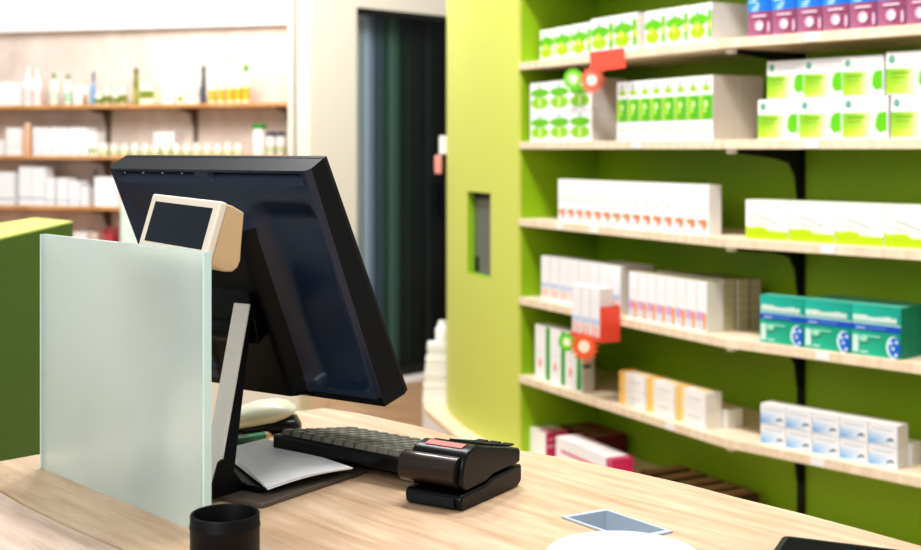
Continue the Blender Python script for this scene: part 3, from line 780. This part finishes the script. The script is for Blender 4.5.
tube(bm, [(-.007, .011, .041), (tw-.008, .011, .041)], .0175, 28)
obj('printer_cover', bm, M['roll'], term, smooth=True)
def on_top(name, x0, x1, y0, y1, mt, par=term, h=.0012, bevel=.0004):
    def zt(y):
        pr = [(.016, .064), (.036, .068), (.058, .062), (.07, .0595), (LN, .0455)]
        for (ya, za), (yb, zb_) in zip(pr, pr[1:]):
            if ya <= y <= yb: return za+(zb_-za)*(y-ya)/(yb-ya)
        return .0455
    bm = bmesh.new(); z0, z1 = zt(y0)+.0002, zt(y1)+.0002
    vv = [bm.verts.new(p) for p in ((x0,y0,z0),(x1,y0,z0),(x1,y1,z1),(x0,y1,z1),(x0,y0,z0+h),(x1,y0,z0+h),(x1,y1,z1+h),(x0,y1,z1+h))]
    for q in ((0,3,2,1),(4,5,6,7),(0,1,5,4),(1,2,6,5),(2,3,7,6),(3,0,4,7)): bm.faces.new([vv[i] for i in q])
    return obj(name, bm, mt, par, bevel=bevel)
st = on_top('sticker', .013, tw-.013, .0205, .0315, M['pinklabel']); st['label'] = 'pink sticker'
on_top('terminal_screen', .012, tw-.012, .042, .057, M['dscreen'])
for r_ in range(5):
    for c_ in range(3): on_top('keypad_key', .012+c_*.018, .026+c_*.018, .074+r_*.0145, .084+r_*.0145, M['blk_matte'], h=.002)
obj('front_strip', bx(.006, tw-.008, -.0045, -.0018, .004, .016), M['dscreen'], term, bevel=.001)

# ------------------------------------------------------------- small desk items
bm = bmesh.new(); r0 = .0338
cz0 = 1.25
lathe(bm, [(r0-.001, 0), (r0, .002), (r0, .034), (r0+.0006, .035), (r0+.0006, .037), (r0, .038), (r0, .047), (r0-.0006, .048), (r0-.0025, .048), (r0-.003, .047), (r0-.003, .004)], 48, cap=False)
lathe(bm, [(0.0005, .004), (r0-.003, .004)], 48, cap=False); lathe(bm, [(r0-.001, 0), (.0005, 0)], 48, cap=False)
cup = obj('round_pot', bm, M['blk_matte'], smooth=True, angle=40); p = ground(225, 149+F*.405/1.255); cup.location = (p.x, p.y, CT+.0003)
tag(cup, 'small round black open pot at front edge of the counter', 'pot')
# pen
pen = empty('pen', 'green pen lying behind the silver monitor leg', 'pen', tuple(ground(250, 441, CT+.0)), 0)
pc = Vector(pen.location)
pa = ground(215, 444.5, CT+.0072)-pc; pb_ = ground(264, 436, CT+.0072)-pc; pd = (pb_-pa).normalized()
bm = bmesh.new(); tube(bm, [pa, pa.lerp(pb_, .5), pb_], [.0065, .0068, .006], 16); obj('barrel', bm, M['green_pen'], pen, smooth=True)
bm = bmesh.new(); tube(bm, [pb_, pb_+pd*.006, pb_+pd*.011], [.006, .0055, .002], 16); obj('tip', bm, M['brass'], pen, smooth=True)
# hand scanner
sc_ = empty('barcode_scanner', 'cream handheld barcode scanner with black underside behind the pen', 'scanner', tuple(ground(276, 431)), math.radians(4))
sc_.scale = (1.06, 1.06, 1.06)
def blob(name, mt, ln, rows):
    bm = bmesh.new(); rings = []
    for x, hw_, zb_, zt in rows:
        ring = []
        for k in range(20):
            a = 2*PI*k/20; ring.append(bm.verts.new((x, hw_*math.copysign(abs(math.cos(a))**.8, math.cos(a)), (zb_+zt)/2+(zt-zb_)/2*math.copysign(abs(math.sin(a))**.8, math.sin(a)))))
        rings.append(ring)
    for a, b in zip(rings, rings[1:]):
        for i in range(20): bm.faces.new((a[i], a[(i+1) % 20], b[(i+1) % 20], b[i]))
    bm.faces.new(rings[0][::-1]); bm.faces.new(rings[-1])
    return obj(name, bm, mt, sc_, smooth=True)
blob('shell', M['creamplastic'], .1, [(-.075,.012,.003,.014), (-.07,.02,.003,.022), (-.05,.028,.004,.033), (-.025,.031,.007,.041), (0,.031,.012,.043), (.014,.027,.018,.041), (.024,.018,.024,.034), (.027,.009,.027,.031)])
blob('underside', M['blk'], .1, [(-.06,.012,.0005,.006), (-.04,.026,.0005,.012), (-.01,.029,.0005,.018), (.015,.027,.0005,.023), (.027,.022,.0005,.021), (.034,.012,.0005,.010)])
obj('trigger', bx(-.066, -.054, -.0285, -.022, .014, .022), M['blk'], sc_, bevel=.002)
# dish + phone
bm = bmesh.new()
lathe(bm, [(.001, .0), (.045, .0), (.066, .007), (.073, .0105), (.074, .0115), (.072, .012), (.063, .009), (.045, .0035), (.001, .003)], 64, cap=False)
dsh = obj('coin_dish', bm, M['dish'], smooth=True, angle=60); dsh.location = (.158, 1.245, CT+.0004)
tag(dsh, 'shallow glossy white dish at bottom edge, before the metal cable well', 'dish')
ph = empty('smartphone', 'black smartphone lying on the counter at bottom right', 'phone', (.331, 1.312, CT), math.radians(-24.5))
bm = bmesh.new(); q = []
for cx, cy, a0 in ((.142,-.008,0), (.008,-.008,90), (.008,-.082,180), (.142,-.082,270)):
    for k in range(6): a = math.radians(a0+k*18); q.append((cx+.008*math.cos(a), cy+.008*math.sin(a)))
obj('phone_body', prism(bm, q, .0003, .009), M['blk'], ph, bevel=.001)
obj('phone_screen', bx(.006, .144, -.084, -.006, .0091, .0095), M['gloss'], ph)

# ------------------------------------------------------------- left partition
pl = empty('low_partition', 'low dark green partition with lime top painted as lit behind the counter', 'partition', (-.81, 2.72, 0))
def LP(p): return (p[0]+.81, p[1]-2.72)
pp = [(-.822, 2.72), (-.79, 2.0), (-.945, 2.0), (-.96, 2.88)]
pp = [(-.824, 2.72), (-.790, 2.13), (-.955, 2.13), (-.952, 2.86)]
obj('partition_panel', prism(bmesh.new(), [LP(p) for p in pp], 0, 1.198), M['lime_dark'], pl)
obj('partition_lit_top', prism(bmesh.new(), [LP(p) for p in pp], 1.1983, 1.202), M['lime_lit'], pl)

# ------------------------------------------------------------- room
struct('floor', bx(-7, 5, -1.5, 12, -.02, 0), M['floor'])
LA, LB = Vector((-2.95, 8.2)), Vector((-1.02, 7.65))
dl = (LB-LA).normalized(); nl = Vector((-dl.y, dl.x))
LS = LA-dl*1.1
def quadwall(name, a, b, z0, z1, mt, th_=.06):
    d = (b-a).normalized(); n = Vector((-d.y, d.x))
    return struct(name, prism(bmesh.new(), [(a.x,a.y),(b.x,b.y),(b.x+n.x*th_,b.y+n.y*th_),(a.x+n.x*th_,a.y+n.y*th_)], z0, z1), mt)
quadwall('wall_left', LS+nl*.26-dl*.8, LB+nl*.26+dl*.25, 0, 2.12, M['wallplank'])
quadwall('trim_1', LS+nl*.18-dl*.8, LB+nl*.18+dl*.25, 2.121, 3.0, M['whitewall'], .14)
# column
Cc = V2(298, 7.35)
struct('wall_column', prism(bmesh.new(), [(-.945, 7.35), (-.872, 7.35), (-.82, 7.9), (-.94, 7.9)], 0, 3.0), M['greige'])
struct('trim_2', prism(bmesh.new(), [(-.985, 7.3), (-.948, 7.3), (-.948, 7.9), (-.985, 7.9)], 0, 3.0), M['cream'])
DL, DR = V2(357, 7.2), V2(452, 7.72)
dd = (DR-DL).normalized(); dnn = Vector((-dd.y, dd.x))
WLs = V2(309.5, 6.97)
quadwall('wall_back', WLs, DL-dd*.001, 0, 2.152, M['cream'], .12)
quadwall('wall_lintel', WLs, DR+dd*2.2, 2.153, 3.0, M['cream'], .12)
quadwall('wall_right', DR+dd*.05, DR+dd*2.2, 0, 2.152, M['cream'], .12)
quadwall('baseboard_back', DL-dnn*.03-dd*.0, DR-dnn*.03, 0, .035, M['white'], .025)
# door: dark glass leaf, added strips behind it painted as the glass's reflections
door = empty('door_1', None, None, (DL.x, DL.y, 0), math.atan2(dd.y, dd.x)); door['kind'] = 'structure'
dw = (DR-DL).length
bm = bmesh.new()
for a, b, c, e in ((0, .018, .036, 2.148), (dw-.018, dw, .036, 2.148), (.018, dw-.018, 2.12, 2.148), (.018, dw-.018, .036, .09)): box(bm, a, b, .02, .06, c, e)
obj('door_frame', bm, M['dark'], door)
obj('door_glass', bx(.018, dw-.018, .035, .043, .09, 2.12), M['doorglass'], door)
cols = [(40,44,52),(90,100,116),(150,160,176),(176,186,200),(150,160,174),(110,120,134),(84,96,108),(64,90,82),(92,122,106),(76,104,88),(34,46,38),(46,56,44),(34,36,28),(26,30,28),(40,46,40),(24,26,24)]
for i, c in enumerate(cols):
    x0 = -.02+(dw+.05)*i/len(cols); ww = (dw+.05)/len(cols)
    o = obj('reflection_strip', bx(x0, x0+ww*.96, .16+.012*(i % 2), .166+.012*(i % 2), .05, 2.14), plain('reflection_tone_%d' % i, tuple(min(255, int(v*(1.5 if 0 < i < 6 else 1.15))) for v in c), .6), door)
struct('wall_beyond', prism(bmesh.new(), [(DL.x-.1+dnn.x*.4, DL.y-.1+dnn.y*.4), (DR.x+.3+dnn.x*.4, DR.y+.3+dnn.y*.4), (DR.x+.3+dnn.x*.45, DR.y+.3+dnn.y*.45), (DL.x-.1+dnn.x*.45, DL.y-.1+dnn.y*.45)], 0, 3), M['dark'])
hd_ = DR - dnn*.03
obj('door_handle', bx(dw*.86, dw*.88, -.02, .02, .95, 1.15), M['blk'], door, bevel=.004)

# left wall shelves -------------------------------------------------
LZ = [1.634, 1.314, .994, .674]
wsh = empty('wall_shelving', 'orange wood wall shelves with brackets on the pale far wall', 'shelving', (LS.x, LS.y, 0), math.atan2(dl.y, dl.x))
LL = (LB-LS).length
ends = [LL, LL, LL*.78, LL*.78]
br = []
for px in (108, 195, 290, -30):
    k = (px-CX)/F; q_ = LS+nl*.24; br.append((k*q_.y-q_.x)/(dl.x-k*dl.y))
for z, le in zip(LZ, ends):
    o = obj('shelf', bx(0, LL, 0, .25, z-.024, z), M['lightwood'], wsh, bevel=.002)
for s in br:
    s = min(s, LL-.02)
    o = obj('upright', bx(s-.012, s+.012, .24, .255, .3, 1.609), M['greybr'], wsh)
    for z in LZ:
        bm = bmesh.new(); zt = z-.0245
        extrude_profile(bm, [(.24, zt-.12), (.22, zt-.1), (.18, zt-.03), (.03, zt-.01), (.03, zt), (.24, zt)], s-.006, s+.006)
        obj('bracket', bm, M['greybr'], o)
ldir = math.atan2(dl.y, dl.x)
def lpos(px, t):
    k = (px-CX)/F; p = LS+nl*t; s = (k*p.y-p.x)/(dl.x-k*dl.y); return p+dl*s
def lbox(lv, pxa, pxb, ytop, base, decs, label, t=.05, dep=.1, name='product_box', group=None, side=None):
    a, b = lpos(pxa, t), lpos(pxb, t); h = (EYE-(ytop-HY)/F*a.y)-LZ[lv]
    me = cbox(name, (b-a).length-.002, dep, h, base, decs, side=side)
    o = bpy.data.objects.new(name, me); COL.objects.link(o); o.location = (a.x, a.y, LZ[lv]+.0003); o.rotation_euler = (0, 0, ldir)
    return tag(o, label, 'box', group)
CM = {}
def cmat(c, rough=.35):
    if c not in CM: CM[c] = plain('tint_%d_%d_%d' % c, c, rough)
    return CM[c]
def lbottle(lv, px, wpx, ytop, body, cap, label, t=.09, neck=.4, capf=.18, name='bottle', band=None, group=None):
    p = lpos(px, t); h = (EYE-(ytop-HY)/F*p.y)-LZ[lv]; r = wpx/2/F*p.y
    e = empty(name, label, 'bottle' if name == 'bottle' else 'jar', (p.x, p.y, LZ[lv]+.0003), ldir, group)
    bm = bmesh.new(); hb = h*(1-capf)
    lathe(bm, [(r*.92, 0), (r, h*.03), (r, hb*.72), (r*(.55+neck*.4), hb*.86), (r*neck if neck < 1 else r, hb*.93), (r*neck if neck < 1 else r, hb)], 20)
    b = obj('bottle_body', bm, cmat(body), e, smooth=True)
    if band:
        bm = bmesh.new(); lathe(bm, [(r*1.01, h*.08), (r*1.01, h*.42)], 20, cap=False); obj('bottle_label', bm, cmat(band), e, smooth=True)
    bm = bmesh.new(); cr = r*max(neck, .4)*1.08
    lathe(bm, [(cr, hb), (cr, h*.985), (cr*.9, h)], 20); obj('cap', bm, cmat(cap), e, smooth=True)
    return e
WH = (240,238,234)
# upper shelf, left to right
lbox(0, -4, 19, 82, (236,238,236), [('r',.1,.2,.9,.24,(210,214,214))], 'wide white box at far left end of the upper far shelf')
for i, (px, yt) in enumerate(((28, 66), (37, 69))): lbottle(0, px, 9, yt, WH, (236,226,222), 'tall white bottle %s from left, left end of upper far shelf' % ORD[i], group='white bottles on the upper far shelf', band=(232,214,208))
lbottle(0, 54, 8, 73, (232,238,228), (90,140,60), 'white bottle with green cap on upper far shelf, left one', band=(206,222,200))
lbottle(0, 68, 8, 74, (226,236,224), (96,136,70), 'white bottle with green cap on upper far shelf, right one', band=(176,206,180))
lbox(0, 74, 88, 86, (238,236,232), [('r',.1,.3,.9,.4,(216,214,210))], 'small white box left of blue bottle on the upper far shelf')
lbottle(0, 85, 4, 94, (176,120,60), (120,80,40), 'tiny amber bottle standing before small white box', t=.02, neck=.6)
lbottle(0, 93.6, 5, 72, (120,160,196), (40,80,110), 'slim blue bottle on the upper far shelf', neck=.5, capf=.3)
for i, (px, yt) in enumerate(((99, 90), (107, 83), (116, 88), (123, 82))): lbottle(0, px, 8, yt, (226,226,206), (210,214,204), 'squat olive-banded jar %s from left on upper far shelf' % ORD[i], name='jar', neck=.8, band=(120,128,36), group='olive banded jars')
lbottle(0, 136, 5.5, 68, (128,136,40), (92,102,30), 'tall slim olive bottle at middle of upper far shelf', neck=.8, band=(168,170,60))
lbox(0, 140, 154, 82, (228,230,206), [('r',0,.25,1,.6,(126,140,40))], 'small olive-banded box right of tall olive bottle')
lbox(0, 156, 173, 73, (244,242,240), [('r',.1,.2,.5,.25,(190,200,150)), ('r',.6,.1,.9,.3,(220,220,214))], 'largest white box standing on middle of upper far shelf', t=.16)
lbox(0, 176, 185, 86, (240,240,232), [('r',.2,.1,.8,.45,(150,160,60))], 'small white box with green square on upper far shelf')
lbox(0, 187, 198, 87, (240,236,226), [('r',0,.5,1,.62,(206,180,130))], 'small white box with tan stripe on upper far shelf')
lbottle(0, 203.5, 5, 66, (60,78,96), (40,54,72), 'slim dark blue bottle near right of upper far shelf', neck=.8)
for i, px in enumerate((212, 221, 230, 238, 246)): lbottle(0, px, 7.5, (72, 70, 69, 68, 65)[i], (240,234,206), (236,236,226) if i < 4 else (60,150,40), 'white and yellow bottle %s from left at right of upper far shelf' % ORD[i], band=(206,178,40), neck=.6, group='yellow labelled bottles')
# middle shelf
lbox(1, -6, 4, 140, (238,236,234), [('r',.1,.3,.9,.4,(216,214,210))], 'low white box at far left end of middle far shelf')
lbox(1, 6, 20.5, 128, WH, [('r',0,.3,1,.34,(210,206,204))], 'pale box left of peach bottle on middle far shelf')
lbottle(1, 28, 8, 123, (222,176,140), (230,190,160), 'peach bottle standing on the middle far shelf', neck=.8)
for i in range(6): lbox(1, 33+i*9.3, 41.8+i*9.3, 127.5 + (i % 2)*.6, (242,240,240), [('r',.1,.15,.9,.2,(214,210,210)), ('r',.97,0,1,1,(200,196,196))], 'upright white box %s from left, right of peach bottle' % ORD[i], group='upright white boxes on the middle far shelf')
lbox(1, 89, 97, 132, (240,240,236), [('r',0,.1,1,.3,(170,186,110))], 'shorter white box ending row on middle far shelf')
for i in range(14): lbottle(1, 104+i*10.35, 9, 143+(i % 3)*.5, (240,240,228), (232,232,222), 'low white tub %s from left along middle far shelf' % ORD[i], name='jar', neck=.95, band=(196,204,150), capf=.25, group='low white tubs on the middle far shelf')
lbox(1, 154, 174, 132, (246,244,242), [('r',.2,.1,.9,.35,(170,180,110))], 'white box raised behind low tubs on middle far shelf', t=.15)
lbottle(1, 259, 13, 124, (238,242,232), (44,140,44), 'large white jar with bright green lid on middle far shelf', name='jar', neck=.95, t=.07, capf=.16)
for i, px in enumerate((271, 281)): lbottle(1, px, 9, 132, (236,234,228), (52,56,72), 'white jar with dark lid %s from left beside green-lidded jar' % ORD[i], name='jar', neck=.95, group='dark lidded jars', band=(190,196,160))
# lower shelf
for i, (a, b, yt) in enumerate(((-4,14.5,172),(19,32,166.5),(32,45.5,167),(46,55,178),(57,68,178),(69,80,181),(81,88,187))): lbox(2, a, b, yt, (240,240,240), [('r',.0,.16,1,.2,(150,170,196)), ('r',.97,0,1,1,(200,198,196))], 'white box %s from left on the lower far shelf' % ORD[i], group='white boxes on the lower far shelf')
lbottle(2, 95.5, 5, 169, (70,100,140), (50,80,120), 'slim blue bottle behind white box on lower far shelf', t=.17)
lbox(2, 94.5, 118, 177, (242,242,244), [('r',.1,.2,.9,.25,(220,222,226))], 'wide white box at right of lower far shelf')
# bottom far shelf
lbox(3, 73, 87, 232, (238,230,226), [('r',.1,.4,.9,.5,(220,206,200))], 'small white box on bottom far shelf')
lbottle(3, 95, 8, 233, (232,196,176), (236,210,196), 'peach tub on bottom far shelf', name='jar', neck=.9)
for i, (px, c) in enumerate(((104,(176,92,88)),(110,(196,70,80)),(116,(130,36,36)))): lbottle(3, px, 6.5, 228-i, c, (160,60,60), 'red bottle %s from left on bottom far shelf' % ORD[i], neck=.7, group='red bottles on bottom far shelf')
lbottle(3, 133, 9, 235, (50,54,56), (30,34,36), 'dark pot low beside the monitor edge on bottom far shelf', name='jar', neck=.9)
# pale green-white glass strip beside the shelving
gp = obj('frosted_divider', bx(-.06, .12, 0, .012, 0, 1.12), plain('pale_glass', (214, 226, 214), .3, coat=.4)); p = V2(130, 7.2); gp.location = (p.x, p.y, 0); gp.rotation_euler = (0, 0, ldir)
tag(gp, 'pale greenish glass panel standing before far shelves, left of the monitor', 'panel')
# cream cabinet seen under the monitor
cb = empty('storage_cabinet', 'cream low storage cabinet on the floor seen beneath monitor', 'cabinet', (-.95, 5.2, 0))
obj('cabinet_body', bx(-.45, .30, 0, .4, .0003, .70), M['cream'], cb, bevel=.004)
for i in range(2): 
    o = obj('cabinet_door', bx(-.445+i*.372, -.08+i*.372, -.018, -.0005, .06, .69), M['cream'], cb, bevel=.003)
    obj('handle', bx(-.11+i*.11, -.095+i*.11, -.034, -.0185, .45, .57), M['silver'], o, bevel=.003)

# things on the ledge at the left end of the green panel
LE = Q2 + Vector((-.035, .06))
def stackpt(px, Y): return V2(px, Y)
p = stackpt(438, 5.93)
pk = empty('paper_stack', 'tall stack of white folded leaflets beside lime end panel', 'paper stack', (p.x, p.y, LV[5]))
bm = bmesh.new()
for i in range(16):
    j = random.uniform(-.004, .004); tp = .068-.0013*i
    box(bm, -tp+j, tp+j, -.04+j, .04+j, .0005+i*.0172, .0005+i*.0172+.016)
obj('leaflets', bm, M['white'], pk, bevel=.003)
bt = empty('white_bottle', 'white plastic bottle on top of leaflet stack', 'bottle', (p.x+.02, p.y, LV[5]+.276))
bm = bmesh.new(); lathe(bm, [(.028, .0003), (.032, .004), (.032, .06), (.024, .075), (.018, .08)], 24); obj('bottle_body', bm, M['white'], bt, smooth=True)
bm = bmesh.new(); lathe(bm, [(.02, .0803), (.02, .094), (.017, .097)], 24); obj('cap', bm, M['white'], bt, smooth=True)
# small leaflet rack peeking out past the panel edge
p = V2(444, 5.86)
rk = obj('white_tag', bx(-.022, .022, -.001, .001, 0, .084), M['white']); rk.location = (p.x, p.y, EYE-(154-HY)/F*p.y); tag(rk, 'narrow white tag at upper left edge of lime panel', 'tag')
rk = obj('pink_pouch', bx(-.018, .016, -.006, .006, 0, .085), cmat((224,150,140)), bevel=.006); p = V2(438.5, 5.84); rk.location = (p.x, p.y, EYE-(174-HY)/F*p.y); tag(rk, 'small pink and red pouch hanging at lime panel edge', 'pouch')

# ------------------------------------------------------------- light
def area(name, loc, size, power, target, col=(1, 1, 1), sy=None):
    l = bpy.data.lights.new(name, 'AREA'); l.energy = power; l.color = col; l.size = size
    if sy: l.shape = 'RECTANGLE'; l.size_y = sy
    o = bpy.data.objects.new(name, l); COL.objects.link(o); o.location = loc
    o.rotation_euler = (Vector(target)-Vector(loc)).to_track_quat('-Z', 'Y').to_euler(); return o
area('shelf_lamp', (-.95, 4.1, 3.9), .34, 46, (.45, 4.7, .9))
area('shelf_lamp', (-.35, 2.95, 3.9), .34, 46, (.95, 3.8, .9))
area('shelf_lamp', (.3, 2.2, 3.9), .34, 40, (1.5, 3.3, .9))
area('counter_fill', (-1.0, -.5, 2.3), 1.0, 28, (-.2, 1.5, 1.05))  # added fill from the camera side, brightens the stand legs
area('counter_fill', (.8, 1.9, 3.0), .6, 16, (0, 1.5, .95))  # added fill from above for the counter and monitor top
area('far_fill', (-2.2, 6.0, 3.0), 1.6, 52, (-2.1, 8.3, 1.6))  # added wash that brightens the far wall, source unseen
area('door_fill', (-.6, 5.6, 3.0), .8, 24, (-.5, 7.2, 1.3))  # unseen area light aimed at the door wall
w = bpy.data.worlds.new('world'); bpy.context.scene.world = w; w.use_nodes = True
bg = w.node_tree.nodes['Background']; bg.inputs[0].default_value = (.96, .98, 1, 1); bg.inputs[1].default_value = .5

# ------------------------------------------------------------- camera
cam = bpy.data.cameras.new('camera'); co = bpy.data.objects.new('camera', cam); COL.objects.link(co)
co.location = (0, 0, EYE); co.rotation_euler = (PI/2, 0, 0)
cam.sensor_width = 36; cam.lens = F/921*36; cam.shift_y = -(275-HY)/921; cam.clip_start = .02
cam.dof.use_dof = True; cam.dof.focus_distance = 1.5; cam.dof.aperture_fstop = 6.0
sc0 = bpy.context.scene; sc0.camera = co
sc0.view_settings.view_transform = 'Standard'; sc0.view_settings.look = 'Medium High Contrast'; sc0.view_settings.exposure = .0
